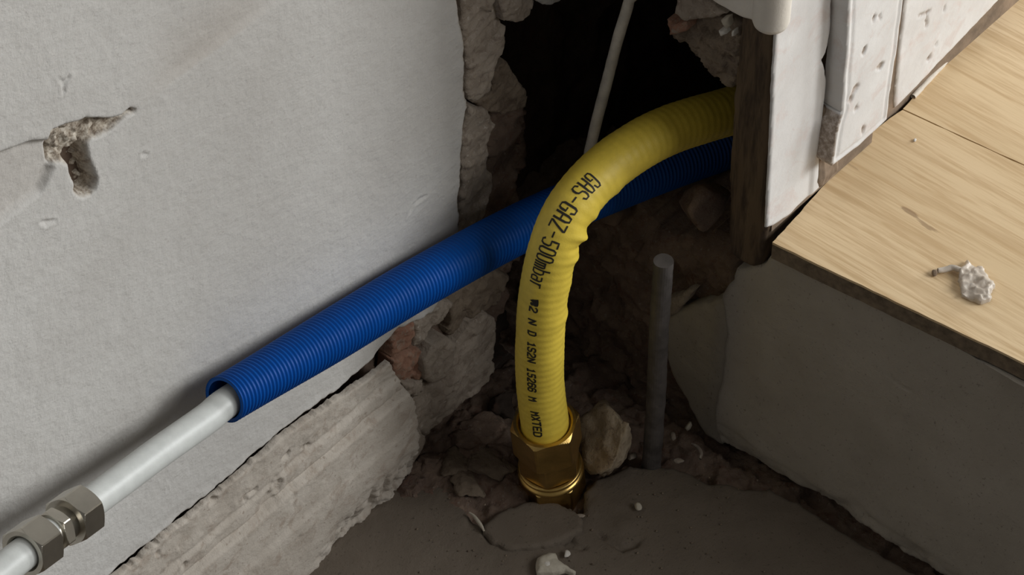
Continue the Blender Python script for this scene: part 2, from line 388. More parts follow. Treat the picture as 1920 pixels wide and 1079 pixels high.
def plaster_h(u, v, sd):
    h = .0007 * fbm(u, v, 0, 9, 3, 11) + .00025 * fbm(u, v, 0, 130, 3, 12)
    d, _, _ = sdpoly(band_poly, u, v); h = h - .0036 * sstep(.0012, -.003, d)
    e = stepB - stepA; nrm = np.array([-e[1], e[0]]) / np.linalg.norm(e); t = ((u - stepA[0]) * e[0] + (v - stepA[1]) * e[1]) / (e @ e)
    q = (u - stepA[0]) * nrm[0] + (v - stepA[1]) * nrm[1]
    h = h - .0016 * sstep(-.002, .006, q) * sstep(-.02, .3, t) * sstep(1.05, .8, t) * sstep(.09, .01, q)
    d, _, _ = sdpoly(chip_poly, u, v); k = sstep(.0006, -.002, d)
    h = h - k * (.0045 + .0016 * ridged(u, v, 0, 220, 4, 21) + .0020 * facet(u, v, 230, 22))
    d, _, _ = sdpoly(hole_poly, u, v); h = h - sstep(.0004, -.0014, d) * (.0075 + .0045 * fbm(u, v, 0, 260, 4, 25) + .004 * facet(u, v, 260, 26))
    d, _, _ = sdpoly(slot_poly, u, v); h = h - .005 * sstep(.0008, -.0006, d)
    for i, m in enumerate(marks):
        d, _, _ = sdpoly(m, u, v); h = h - .0008 * sstep(.0006, -.0008, d) + .0003 * sstep(.0025, .001, d) * sstep(-.0005, .0008, d)
    h = h + .0011 * sstep(-.012, -.001, sd) * fbm(u, v, 0, 90, 3, 31)
    return h
def plaster_zone(u, v, sd):
    d, _, _ = sdpoly(chip_poly, u, v); z = sstep(.0006, -.0008, d)
    z = np.maximum(z, sstep(.0006, -.0004, sdpoly(slot_poly, u, v)[0])); return np.maximum(z, .75 * sstep(-.0016, -.0002, sd))
def plaster_stain(u, v, sd):
    e = stepB - stepA; nrm = np.array([-e[1], e[0]]) / np.linalg.norm(e); q = (u - stepA[0]) * nrm[0] + (v - stepA[1]) * nrm[1]
    t = ((u - stepA[0]) * e[0] + (v - stepA[1]) * e[1]) / (e @ e)
    s = sstep(-.0015, .001, q) * sstep(.05, .0, q) * sstep(-.05, .4, t) * sstep(1.0, .55, t) * .5
    d, _, _ = sdpoly(band_poly, u, v); return np.maximum(s, .35 * sstep(.001, -.003, d))
wall_left = slab('wall_left', WALL, rough(plaster_poly, .0009, .0016, 2, 260), .011, plaster_h, M['plaster'], None,
                 us=np.r_[np.linspace(-1.35, -.475, 8)[:-1], ar(-.475, -.068, .001)], vs=np.r_[ar(.085, .56, .001), np.linspace(.562, .95, 8)], rim=.0007,
                 attrs={'zone': plaster_zone, 'stain': plaster_stain}, origin=(-.3, 0, 0))
tag(wall_left, kind='structure', label='white plastered wall with torn edges and a chipped hole')

# masonry bared behind the plaster and at the broken wall end
Wm = Plane(1, 0.012)
core_px = [(958, -60), (950, 20), (944, 104), (970, 143), (993, 183), (991, 228), (984, 285), (980, 346), (990, 420), (985, 500), (955, 590), (938, 640), (933, 700), (907, 735), (882, 790), (850, 830)]
core_poly = [(-.052, .62)] + Wm.poly(core_px) + [(-.125, -.03), (-.23, -.03), (-.23, .12), (-.11, .17), (-.11, .62)]
slab('masonry', Wm, rough(core_poly, .002, .003, 41), .09, lambda u, v, sd: .0045 * facet(u, v, 48, 43) + .0022 * facet(u, v, 130, 45) + .0012 * ridged(u, v, 0, 160, 4, 43) + .003 * fbm(u, v, 0, 14, 3, 44) - .003,
     M['masonry'], wall_left, res=.0016, rim=.005)
# behind the plaster further left, a plain backing wall
box('backing', (-1.3, .011, -.03), (-.18, .12, .9), M['masonry'], wall_left)
def mchunk(name, px, y, thick, amp, sc, mat, seed, rim=.0016, ra=.0010, parent=None, tiltu=0.0, pl=None):
    P = pl or Plane(1, y); pp = P.poly(px); c = np.mean(pp, 0)
    return slab(name, P, rough(pp, ra, .002, seed, 190), thick, lambda u, v, sd: amp * (.9 * facet(u, v, sc * 1.1, seed) + .5 * facet(u, v, sc * 3, seed + 3) + .35 * ridged(u, v, 0, sc * 3, 4, seed)) + tiltu * (u - c[0]), mat, parent or wall_left, res=.0011, rim=rim)
mchunk('mortar_patch', [(857, -50), (868, 53), (874, 94), (876, 134), (874, 171), (880, 190), (893, 191), (923, 175), (928, 130), (942, 102), (950, 77), (948, 53), (938, 30), (940, -50)], .003, .012, .0018, 60, M['mortar'], 51)
mchunk('mortar_patch', [(880, 202), (921, 208), (927, 236), (915, 269), (917, 301), (923, 342), (921, 375), (905, 420), (880, 450), (850, 480), (864, 420), (862, 375), (869, 340), (868, 300), (870, 262), (872, 230)], .004, .012, .0016, 60, M['mortar'], 52)
mchunk('mortar_patch', [(938, -50), (1012, -50), (1004, 0), (995, 34), (967, 41), (945, 40), (938, 10)], -.002, .014, .002, 80, M['mortar'], 53)
mchunk('plaster_flake', [(1003, -50), (1072, -50), (1054, 3), (1036, 12), (1018, 8), (1005, 0)], -.004, .006, .0006, 90, M['plaster'], 54)
mchunk('brick', [(925, 140), (948, 112), (972, 148), (990, 182), (986, 200), (950, 214), (915, 212), (893, 196), (912, 185), (924, 176)], .006, .02, .002, 70, M['mortardark'], 55)
mchunk('brick', [(930, 225), (988, 208), (988, 270), (982, 330), (950, 350), (925, 335), (920, 300), (918, 270)], .018, .02, .003, 60, M['masonry'], 56)
mchunk('brick', [(738, 618), (775, 603), (782, 625), (776, 650), (752, 662), (735, 672)], .001, .012, .002, 110, M['brick'], 61)
mchunk('mortar_patch', [(778, 604), (826, 566), (850, 570), (835, 600), (806, 620), (788, 650), (777, 650)], .002, .012, .0018, 100, M['mortar'], 62)
mchunk('brick', [(738, 678), (772, 660), (790, 655), (796, 690), (782, 716), (752, 715), (737, 705)], .004, .012, .0022, 110, M['brick'], 63)
mchunk('mortar_patch', [(752, 718), (785, 718), (797, 712), (796, 732), (780, 745), (766, 742)], .001, .012, .0012, 110, M['mortar'], 64)
mchunk('mortar_patch', [(798, 680), (815, 650), (840, 638), (858, 645), (852, 680), (836, 715), (815, 722), (798, 715)], -.001, .014, .001, 90, M['mortar'], 65, rim=.002)
mchunk('mortar_patch', [(782, 750), (800, 724), (838, 720), (860, 650), (885, 610), (915, 590), (934, 600), (932, 650), (930, 700), (903, 735), (868, 760), (830, 792), (800, 822), (780, 800), (777, 770)], .001, .014, .0022, 50, M['mortar'], 66, rim=.002)
mchunk('mortar_patch', [(840, 566), (880, 530), (930, 510), (960, 520), (940, 570), (912, 586), (880, 605), (862, 640), (845, 630), (848, 600)], .006, .014, .0026, 60, M['mortardark'], 67)
mchunk('mortar_patch', [(769, 760), (778, 790), (802, 824), (790, 852), (769, 878)], .0, .012, .001, 90, M['mortar'], 68)

# ------------------------------------------------------------------ cement plinth along the foot of the left wall
top_px = [(767, 883), (765, 800), (764, 748), (746, 712), (734, 694), (726, 675), (683, 708), (634, 740), (594, 768), (540, 806), (518, 824), (459, 875), (412, 917), (322, 990), (252, 1050), (207, 1084)]
plinth_poly = WALL.poly([(a, b + (1.5 if a < 600 else 3.5)) for a, b in top_px]) + [(-.45, .1205), (-1.3, .123), (-1.3, -.02), (-.134, -.02)]
def plinth_h(u, v, sd):
    v2 = v + .0012 * fbm(u, v, 0, 30, 3, 72)
    h = .0025 + .0035 * sstep(.083, .0795, v2) + .0016 * sstep(.098, .093, v2) + .0012 * sstep(.055, .048, v2)
    h = h - .0022 * np.exp(-((v2 - .0815) / .0016) ** 2) - .0012 * np.exp(-((v2 - .0955) / .0018) ** 2)
    r = sstep(.075, .10, v2); h = h + (.0006 + .0012 * r) * fbm(u, v, 0, 70, 5, 73, .6)
    h = h - .0035 * sstep(.45, .62, fbm(u, v, 3, 60, 4, 74)) * (.25 + .75 * r)
    low = sstep(.030, .004, v + .014 * fbm(u, 0 * v, 0, 40, 3, 75)) * sstep(-.24, -.19, u); h = h - low * (.004 + .005 * ridged(u, v, 0, 90, 4, 76))
    return h
tr = slab('baseboard_left', WALL, rough(plinth_poly, .0015, .0012, 71, 330), .002, plinth_h, M['plinth'], None,
          us=np.r_[np.linspace(-1.35, -.475, 8)[:-1], ar(-.475, -.12, .001)], vs=ar(-.022, .127, .001), rim=.0007, origin=(-.3, 0, 0))
tag(tr, kind='structure', label='rough cement plinth with a moulded groove along the wall foot')

# ------------------------------------------------------------------ pit floor (screed) with torn edges and a broken bed
BASE = on(1036, 907, 2, 0.0)                       # foot of the brass fitting
fl_px = [(1760, 1100), (1640, 1032), (1560, 985), (1500, 945), (1440, 915), (1395, 917), (1365, 908), (1330, 905), (1300, 888), (1262, 872), (1215, 876), (1180, 872), (1150, 885), (1118, 897), (1097, 920), (1096, 962), (1074, 962), (1074, 950), (1030, 952), (985, 945), (960, 950), (930, 968), (905, 985), (884, 978), (868, 950), (862, 925), (840, 905), (800, 888), (768, 886)]
fl_poly = FLOOR.poly(fl_px) + [(-.235, -.002), (-.5, -.004), (-1.3, -.008), (-1.3, -1.6), (.0, -1.6), (-.002, -.34)]
dents = [FLOOR.poly(q) for q in ([(1110, 990), (1130, 1000), (1150, 1012), (1166, 1022), (1185, 1014), (1205, 1010), (1196, 1024), (1168, 1034), (1150, 1024), (1125, 1008)], [(1046, 1010), (1070, 1004), (1080, 1018), (1102, 1028), (1085, 1032), (1060, 1028)], [(905, 988), (916, 1006), (930, 1022), (922, 1020), (908, 1006)])]
def floor_h(u, v, sd):
    h = .0009 * fbm(u, v, 0, 14, 3, 81) + .0003 * fbm(u, v, 0, 120, 3, 82)
    for d_ in dents:
        d, _, _ = sdpoly(d_, u, v); h = h - (.0022 + .0018 * fbm(u, v, 0, 200, 3, 83)) * sstep(.0014, -.0014, d)
    h = h + .0014 * sstep(.011, 0, np.hypot(u - FLOOR.uv(1172, 985)[0], v - FLOOR.uv(1172, 985)[1]))
    return h + .0012 * sstep(-.014, -.001, sd) * fbm(u, v, 0, 110, 3, 84)
floor = slab('floor', FLOOR, rough(fl_poly, .0013, .003, 80, 140), .02, floor_h, M['screed'], None,
             us=np.r_[np.linspace(-1.35, -.30, 8)[:-1], ar(-.30, .03, .0013)], vs=np.r_[np.linspace(-1.65, -.30, 8)[:-1], ar(-.30, .012, .0013)], rim=.0016, origin=(0, 0, 0))
tag(floor, kind='structure', label='grey brown cement screed at the bottom of the pit')
bed = [(-.175, .02), (.03, .02), (.03, -.17), (.012, -.5), (-.02, -.5), (-.03, -.17), (-.175, -.12)]
def bed_h(u, v, sd):
    m = sstep(.075, .01, np.hypot(u + .105, v + .012)); g = sstep(-.05, -.02, u + .3 * v)
    return -.008 + .010 * m - .004 * g + .0045 * facet(u, v, 45, 91) + .0022 * facet(u, v, 120, 93) + .0016 * ridged(u, v, 0, 120, 4, 91) + .0045 * fbm(u, v, 0, 22, 3, 92)
slab('rubble_bed', FLOOR, bed, .03, bed_h, M['masonry'], floor, res=.0014, rim=.002)
pp = FLOOR.poly([(905, 988), (933, 966), (985, 948), (1035, 948), (1078, 964), (1094, 978), (1090, 1000), (1060, 1016), (1020, 1030), (960, 1036), (926, 1024), (908, 1006)])
slab('mortar_patch', FLOOR, rough(pp, .0016, .002, 94, 90), .004, lambda u, v, sd: .0035 + .0006 * fbm(u, v, 0, 60, 3, 95), M['screed'], floor, res=.0011, rim=.0016)

# ------------------------------------------------------------------ pit riser below the upper floor
ri_px = [(1452, 484), (1432, 490), (1424, 505), (1405, 503), (1388, 510), (1372, 512), (1366, 535), (1352, 545), (1342, 562), (1350, 590), (1356, 630), (1350, 700), (1338, 760), (1330, 805), (1345, 838), (1380, 858), (1420, 880), (1450, 900), (1520, 935), (1570, 965), (1640, 1018), (1700, 1058), (1790, 1110)]
ri_poly = RISER.poly(ri_px) + [(.42, -.015), (1.6, -.015), (1.6, .1765), (.31, .1765), (.153, .1765)]
def riser_h(u, v, sd):
    h = .0012 * fbm(u, v, 0, 10, 3, 101) + .0004 * fbm(u, v, 0, 60, 4, 102)
    cr = np.abs(v - (.128 - .35 * (u - .235)) + .002 * fbm(u, v, 0, 90, 3, 103)); h = h - .0009 * sstep(.0008, .0002, cr) * sstep(.012, .006, np.abs(u - .236))
    h = h - np.clip(v / .176, 0, 1) * (.0035 + np.clip(.122 * (u - .149), 0, 1))
    low = sstep(.024, .002, v + .008 * fbm(u, v, 0, 45, 3, 104)); return h - low * (.003 + .003 * ridged(u, v, 0, 90, 4, 105))
wall_right = slab('wall_right', RISER, rough(ri_poly, .0012, .003, 100, 140), .014, riser_h, M['riser'], None,
                  us=np.r_[ar(.105, .40, .0014), np.linspace(.402, 1.65, 8)], vs=ar(-.02, .182, .0014), rim=.0022, origin=(0, -.2, 0))
tag(wall_right, kind='structure', label='grey cement riser between the pit and the laminate floor')
R2 = Plane(0, 0.007)
rc = [(1243, 602), (1250, 590), (1278, 578), (1300, 574), (1330, 572), (1362, 560), (1375, 640), (1370, 780), (1350, 840), (1322, 822), (1298, 790), (1280, 745), (1262, 720), (1244, 665)]
slab('mortar_patch', R2, rough(R2.poly(rc), .0014, .0025, 110), .01, lambda u, v, sd: .0015 * fbm(u, v, 0, 40, 4, 111), M['riser'], wall_right, res=.0013, rim=.0025)
R3 = Plane(0, 0.004)
slab('mortar_patch', R3, rough(R3.poly([(1243, 568), (1262, 562), (1288, 545), (1297, 548), (1280, 572), (1262, 590), (1244, 602)]), .001, .002, 112), .008, lambda u, v, sd: .0012 * fbm(u, v, 0, 70, 4, 113), M['mortar'], wall_right, res=.0011, rim=.002)
R4 = Plane(0, 0.016)
sill_poly = [(-.10, -.06), (.16, -.06), (.16, .02)] + [R4.uv(*q) for q in ((1380, 520), (1368, 462), (1310, 448), (1262, 452), (1215, 432), (1180, 392), (1135, 380), (1100, 398), (1050, 405), (1000, 455))] + [(-.10, .09)]
slab('masonry', R4, rough(sill_poly, .003, .003, 120), .10, lambda u, v, sd: .006 * facet(u, v, 30, 121) + .003 * facet(u, v, 80, 123) + .002 * ridged(u, v, 0, 110, 4, 121) + .003 * fbm(u, v, 0, 60, 3, 122), M['masonry'], wall_right, res=.0016, rim=.006)
for k, (px, py, s, sd_) in enumerate(((1318, 380, (.034, .030, .034), 15), (1150, 392, (.024, .02, .014), 7))):
    c = on(px, py, 0, .012); stone('brick', c, s, sd_, M['masonry'], wall_right, .4)

# ------------------------------------------------------------------ hollow behind the broken wall end
cav = empty('wall_back', (.1, .05, 0)); tag(cav, kind='structure', label='dark hollow behind the broken wall end')
Cb = Plane(1, .058)
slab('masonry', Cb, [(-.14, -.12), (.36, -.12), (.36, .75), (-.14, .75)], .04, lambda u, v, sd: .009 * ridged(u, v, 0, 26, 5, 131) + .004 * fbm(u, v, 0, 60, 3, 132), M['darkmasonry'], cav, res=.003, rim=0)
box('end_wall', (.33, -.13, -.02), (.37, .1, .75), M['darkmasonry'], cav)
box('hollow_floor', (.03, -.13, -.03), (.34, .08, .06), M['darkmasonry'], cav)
box('light_blocker', (.0, -.137, .385), (.36, .09, .75), M['darkmasonry'], cav)  # unseen block added above the hollow to keep high light out

# ------------------------------------------------------------------ door frame standing on the upper floor
door = empty('door_1', (.1, -.14, .19)); tag(door, kind='structure', label='white painted door frame with a bare timber end')
po = [(1392, -40), (1458, -40), (1455, 56), (1451, 130), (1447, 250), (1441, 340), (1437, 410), (1440, 432), (1430, 468), (1424, 500), (1408, 503), (1384, 492), (1369, 478), (1365, 440), (1367, 300), (1374, 180), (1386, 70)]
Pp = Plane(0, .0015); po = [(a - (3 if a > 1400 and b < 440 else 0), b) for a, b in po]
slab('timber_post', Pp, rough(Pp.poly(po), .0007, .003, 140), .05, lambda u, v, sd: .0006 * fbm(u * 6, v, 0, 40, 4, 141), M['post'], door, res=.0012, rim=.002)
Pb = Plane(1, -.1465)
b1 = [(1460, -50), (1457, 56), (1451, 130), (1447, 250), (1440, 380), (1438, 428), (1452, 424), (1482, 402), (1534, 351), (1534, 320), (1534, 267), (1538, 231), (1541, 205), (1546, 170), (1547, 150), (1540, 112), (1546, 95), (1554, 59), (1556, 0), (1559, -50)]
slab('casing_board', Pb, rough(Pb.poly(b1), .0005, .003, 150), .0018, lambda u, v, sd: .0003 * fbm(u, v, 0, 40, 3, 151) + .0012 * sstep(.034, .037, u + .02 * (v - .25)), M['paint'], door, res=.0012, rim=.0008, attrs={'zone': lambda u, v, sd: 0 * u, 'stain': lambda u, v, sd: 0 * u})
Pc = Plane(1, -.158)
b2 = [(1598, -50), (1592, 0), (1588, 100), (1583, 150), (1579, 214), (1570, 240), (1566, 262), (1560, 308), (1562, 313), (1610, 275), (1664, 225), (1668, 190), (1682, 100), (1695, 0), (1702, -50)]
scuffs = [rough(Pc.poly(q), .0009, .001, 18, 500) for q in ([(1617, 100), (1623, 86), (1626, 88), (1620, 103)], [(1643, 127), (1653, 116), (1657, 120), (1652, 130), (1645, 131)], [(1592, 190), (1600, 166), (1610, 155), (1612, 162), (1603, 176), (1596, 194)], [(1615, 244), (1619, 232), (1621, 240), (1617, 252)], [(1636, 35), (1640, 26), (1643, 30), (1638, 40)], [(1647, 30), (1651, 24), (1652, 38)], [(1602, 205), (1607, 196), (1610, 204), (1604, 210)])]
SZ = lambda L_: {'zone': lambda u, v, sd: np.clip(sum(sstep(.0005, -.0004, sdpoly(q, u, v)[0]) for q in L_), 0, 1), 'stain': lambda u, v, sd: 0 * u}
bare = (Pc.uv(1590, 260)[0], Pc.uv(1579, 216)[1])
def sc_h(u, v, sd):
    h = .0003 * fbm(u, v, 0, 40, 3, 153)
    for q in scuffs: d, _, _ = sdpoly(q, u, v); h = h - .0012 * sstep(.0006, -.0006, d)
    return h - .0008 * np.exp(-((sd + .004) / .0012) ** 2)
slab('architrave_board', Pc, rough(Pc.poly(b2), .0005, .003, 152), .0125, sc_h, M['paint'], door, res=.0011, rim=.001, attrs={'zone': lambda u, v, sd: np.maximum(SZ(scuffs)['zone'](u, v, sd), (sd > -.0011) * (v < bare[1]) * (u < bare[0])), 'stain': lambda u, v, sd: 0 * u})
Pd = Plane(1, -.1478)
slab('rotten_wood', Pd, rough(Pd.poly([(1541, 210), (1556, 192), (1580, 190), (1584, 215), (1576, 262), (1572, 318), (1545, 350), (1532, 356), (1534, 300), (1538, 240)]), .001, .002, 155), .003, lambda u, v, sd: .0016 * ridged(u, v * .3, 0, 90, 4, 156), M['gapwood'], door, res=.001, rim=.0015)
b3 = [(1704, -50), (1698, 0), (1687, 100), (1680, 165), (1679, 205), (1868, 6), (1926, -54)]
Pe = Plane(1, -.140); q3 = Pe.poly(b3); sl = (q3[5][1] - q3[4][1]) / (q3[5][0] - q3[4][0])
q3 = q3[:6] + [(.9, q3[5][1] + sl * (.9 - q3[5][0])), (.9, .6), (q3[0][0], .6)]
pits = [rough(Pe.poly(q), .0009, .001, 19, 500) for q in ([(1737, 112), (1744, 102), (1747, 106), (1741, 114)], [(1752, 85), (1757, 78), (1758, 84)], [(1768, 20), (1770, 12), (1772, 22)], [(1720, 30), (1745, 18), (1746, 20), (1722, 33)], [(1735, 50), (1737, 22), (1739, 24), (1738, 52)])]
def b3_h(u, v, sd):
    h = .0005 * fbm(u, v, 0, 60, 4, 158)
    for q in pits: d, _, _ = sdpoly(q, u, v); h = h - .0012 * sstep(.0006, -.0006, d)
    return h
slab('wall_board', Pe, rough(q3, .0005, .003, 157), .012, b3_h, M['paint'], door, us=np.r_[ar(.095, .26, .0012), np.linspace(.262, .95, 6)], vs=np.r_[ar(.17, .36, .0012), np.linspace(.362, .65, 5)], rim=.001, attrs=SZ(pits))
box('skirting_strip', (.098, -.1385, .186), (.9, -.1375, .30), M['gapwood'], door)
box('skirting_strip', (.006, -.1442, .1905), (.098, -.1300, .24), M['gapwood'], door)
box('backing', (.045, -.137, .172), (.9, -.124, .75), M['gapwood'], door)
box('backing', (.002, -.1235, .17), (.06, -.1225, .75), M['gapwood'], door)
# cream corner bead and the plaster face above the broken edge
V, Fl = [], []
m = 40; th = np.linspace(0, 2 * math.pi, m, endpoint=False); c0 = on(1446, 30, 1, -.1405)
prof = [(0, .0), (.0, .45), (.0012, .72), (.003, .9), (.006, 1.0), (.30, 1.0)]
zb = on(1446, 52, 1, -.150)[2] - .0145
V = np.concatenate([np.c_[c0[0] + .0098 * r * np.cos(th), c0[1] + .0098 * r * np.sin(th), np.full(m, zb + z)] for z, r in prof])
Fl = [(i * m + j, i * m + (j + 1) % m, (i + 1) * m + (j + 1) % m, (i + 1) * m + j) for i in range(len(prof) - 1) for j in range(m)]
put('corner_bead', V, Fl, M['cap'], door)
Pf = Plane(0, -.003)
slab('plaster_facing', Pf, rough(Pf.poly([(1316, -60), (1327, -2), (1355, 15), (1396, 35), (1416, 42), (1418, -60)]), .0006, .002, 160), .01, lambda u, v, sd: .0003 * fbm(u, v, 0, 60, 3, 161), M['cap'], door, res=.0011, rim=.001)
def nib(name, px, x, th_, amp, mat, seed, rim=.0016): mchunk(name, px, 0, th_, amp, 80, mat, seed, rim, .001, door, pl=Plane(0, x))
nib('mortar_patch', [(1262, -50), (1264, 0), (1263, 28), (1277, 40), (1300, 40), (1316, 36), (1338, 36), (1350, 30), (1362, 26), (1340, 8), (1322, -2), (1318, -50)], .002, .02, .0014, M['mortar'], 162)
nib('mortar_patch', [(1262, 45), (1290, 38), (1340, 30), (1372, 34), (1392, 46), (1386, 120), (1378, 168), (1360, 168), (1344, 154), (1323, 143), (1320, 117), (1298, 106), (1280, 84), (1256, 70)], .010, .03, .003, M['mortardark'], 163)
nib('brick', [(1246, 40), (1262, 46), (1282, 42), (1288, 56), (1272, 66), (1254, 69)], .002, .014, .0014, M['brick'], 164)
nib('plaster_flake', [(1349, 40), (1364, 34), (1366, 52), (1360, 57), (1352, 50)], -.003, .005, .0004, M['chip'], 165)
nib('plaster_flake', [(1343, 58), (1353, 60), (1361, 66), (1347, 72)], -.002, .006, .0005, M['whitechip'], 166)
nib('plaster_flake', [(1369, 60), (1373, 58), (1373, 70), (1368, 70)], -.001, .005, .0004, M['whitechip'], 167)

# ------------------------------------------------------------------ upper laminate floor: planks
H = .19
lam = empty('floor_laminate', (.1, -.3, .17)); tag(lam, kind='structure', label='oak effect laminate floor with a raw cut edge over the pit')
LP = Plane(2, H)
e0 = np.array(LP.uv(1448, 455)); e1_ = np.array(LP.uv(1920, 681)); j0 = np.array(LP.uv(1692, 205)); j1 = np.array(LP.uv(1920, 310))
de = (e1_ - e0) / (e0[1] - e1_[1]); dj = (j1 - j0) / (j0[1] - j1[1]); Lg = 1.4
kx, ky = LP.uv(1700, 395); kx2, ky2 = LP.uv(1735, 425); kx3, ky3 = LP.uv(1600, 310)
org = np.array([.1, -.3, .17])
def mat_oak():
    m, N, L, bs = newmat('oak_laminate')
    v1 = coords(N, L, (1, .045, 1)); v2 = coords(N, L, (1, .10, 1)); v3 = coords(N, L, (1, 1, 1))
    broad = ramp(N, L, noise(N, L, v2, 14, 3, .5, .3), [(.3, (.65, .485, .285)), (.55, (.735, .56, .345)), (.75, (.80, .62, .40))])
    fine = noise(N, L, v1, 330, 4, .65, .3); line = noise(N, L, coords(N, L, (1, .06, 1)), 150, 4, .6, .25)
    c = mixc(N, L, ramp(N, L, fine, [(.36, (.75, .75, .75)), (.53, (0, 0, 0))]), broad, (.53, .36, .19))
    c = mixc(N, L, ramp(N, L, line, [(.38, (.6, .6, .6)), (.50, (0, 0, 0))]), c, (.54, .375, .205))
    for (kx_, ky_, rx, ry, am) in ((kx, ky, .007, .020, .6), (kx2, ky2, .006, .024, .5), (kx3, ky3, .012, .03, .3)):
        tc = N.new('ShaderNodeTexCoord'); mp = N.new('ShaderNodeMapping'); L.new(tc.outputs['Object'], mp.inputs['Vector'])
        mp.inputs['Scale'].default_value = (1 / rx, 1 / ry, 0); mp.inputs['Location'].default_value = (-(kx_ - org[0]) / rx, -(ky_ - org[1]) / ry, 0)
        ln = N.new('ShaderNodeVectorMath'); ln.operation = 'LENGTH'; L.new(mp.outputs['Vector'], ln.inputs[0])
        mu = N.new('ShaderNodeMath'); mu.operation = 'MULTIPLY_ADD'; L.new(noise(N, L, v2, 150, 4, .7, .6), mu.inputs[0]); mu.inputs[1].default_value = 1.9; L.new(ln.outputs['Value'], mu.inputs[2])
        c = mixc(N, L, ramp(N, L, mu.outputs[0], [(.9, (am, am, am)), (1.75, (0, 0, 0))]), c, (.20, .115, .06))
    L.new(c, bs.inputs['Base Color']); bs.inputs['Roughness'].default_value = .5; bs.inputs['Specular IOR Level'].default_value = .3
    bump(N, L, bs, [(line, .25, .0006), (fine, .12, .0004)])
    return m
M['oak'] = mat_oak()
edge_back = [LP.uv(*q) for q in ((1448, 455), (1482, 419), (1541, 352), (1600, 289), (1640, 245), (1668, 222), (1692, 205))]
def plank(pts, seed):
    P = rough(pts, .00035, .003, seed, 260)
    n = len(P); a = 0
    V = np.vstack([np.c_[P, np.full(n, H)], np.c_[P, np.full(n, H - .0016)], np.c_[P, np.full(n, H - .0125)]])
    Fl = [tuple(range(n))] + [((i + 1) % n, i, n + i, n + (i + 1) % n) for i in range(n)] + [(n + (i + 1) % n, n + i, 2 * n + i, 2 * n + (i + 1) % n) for i in range(n)] + [tuple(range(2 * n, 3 * n))[::-1]]
    A2 = sum(P[i - 1][0] * P[i][1] - P[i][0] * P[i - 1][1] for i in range(n))
    if A2 < 0: Fl = [f[::-1] for f in Fl]
    o = put('plank', V, Fl, [M['oak'], M['hdf']], lam, smooth=False)
    for k, p in enumerate(o.data.polygons):
        p.material_index = 0 if (k == 0 or k <= n) else 1
    return o
g = .0004
plank([tuple(q) for q in edge_back[:-1]] + [tuple(j0 - [g, 0]), tuple(j0 + dj * Lg - [g, 0]), tuple(e0 + de * Lg)], 171)
bk = [j0 + [g, 0], np.array(LP.uv(1760, 130)), np.array(LP.uv(1830, 58)), np.array(LP.uv(1893, -6))]
bs_ = (bk[3] - bk[0]) / (bk[3] - bk[0])[0]
x1 = bk[0] + bs_ * .192
plank([tuple(q) for q in bk[:3]] + [tuple(x1 - [g, 0]), tuple(x1 + dj * Lg - [g, 0]), tuple(j0 + dj * Lg + [g, 0])], 172)
for k in range(3):
    x2 = x1 + bs_ * .192
    plank([tuple(x1 + [g, 0]), tuple(x2 - [g, 0]), tuple(x2 + dj * Lg - [g, 0]), tuple(x1 + dj * Lg + [g, 0])], 173 + k); x1 = x2
up = [tuple(e0 + [.004, .0]), tuple(x1), tuple(x1 + dj * Lg), tuple(e0 + de * Lg + [.004, 0])]
V, Fl = prism([(q[0], q[1]) for q in up][::-1], .1763, H - .0128); put('underlay', V, [f[::-1] for f in Fl], M['hdf'], lam, smooth=False)
box('underlay_support', (.19, -1.5, .0), (.7, -.16, .176), M['riser'], lam)
# grey bead of caulk along the frame
cp = [np.r_[LP.uv(*q), H + .001] for q in ((1712, 184), (1760, 131), (1800, 90), (1850, 40), (1890, 0))]; cp.append(cp[-1] + (cp[-1] - cp[-2]) * 6)
V, Fq, *_ = tube(cp, 120, lambda s, t: .0016 + .0005 * fbm(s, t * .002, 0, 160, 3, 181), 10)
put('caulk_bead', V, Fq, M['caulk'], lam)

# ------------------------------------------------------------------ yellow gas hose and its brass fitting
AX1 = on(1021, 790, 1, BASE[1] - .002)            # middle of the nut's top
hp = [AX1 - np.array([0, 0, .008]), AX1, on(1013, 720, 1, -.068), on(1012.5, 640, 1, -.068), on(1018, 560, 1, -.068), on(1036, 470, 1, -.068), on(1064, 402, 1, -.068), on(1109, 342, 1, -.068), on(1178, 285, 1, -.070), on(1262, 241, 1, -.074), on(1370, 208, 1, -.082)]
hp.append(hp[-1] + (hp[-1] - hp[-2]) * 1.2)
R = .0136
hose = empty('gas_hose', BASE)
tag(hose, 'yellow ribbed gas hose with black print rising out of a brass fitting', 'hose')
Ch, sh = spline(hp, 3000); Th, E1h, E2h = frames(Ch, CAM); pj = np.array([proj(c) for c in Ch[::5]])
def s_at(px, py): return sh[::5][np.argmin(((pj - [px, py]) ** 2).sum(1))]
wr = [(s_at(1062, 440) + d, a, b) for d, a, b in ((-.012, .0012, .0030), (-.004, -.0011, .0022), (.003, .0021, .0026), (.010, -.0008, .003), (.018, .0009, .003), (-.030, .0006, .005), (-.055, .0010, .004), (.04, .0006, .004))]
sgn = 1.0 if (E2h[600] @ RT) > 0 else -1.0       # which way round is the picture's right
def hose_r(s, t):
    r = R + .00007 * np.cos(2 * math.pi * s / .0047) + .0003 * fbm(s, np.cos(t) * .01, np.sin(t) * .01, 60, 3, 191)
    side = np.clip(np.sin(t) * sgn, 0, 1) ** 3
    for c, a, b in wr: r = r + a * np.exp(-((s - c) / b) ** 2) * side
    return r
V, Fq, *_ = tube(hp, 520, hose_r, 56); put('sleeve', V, Fq, M['yellow'], hose)

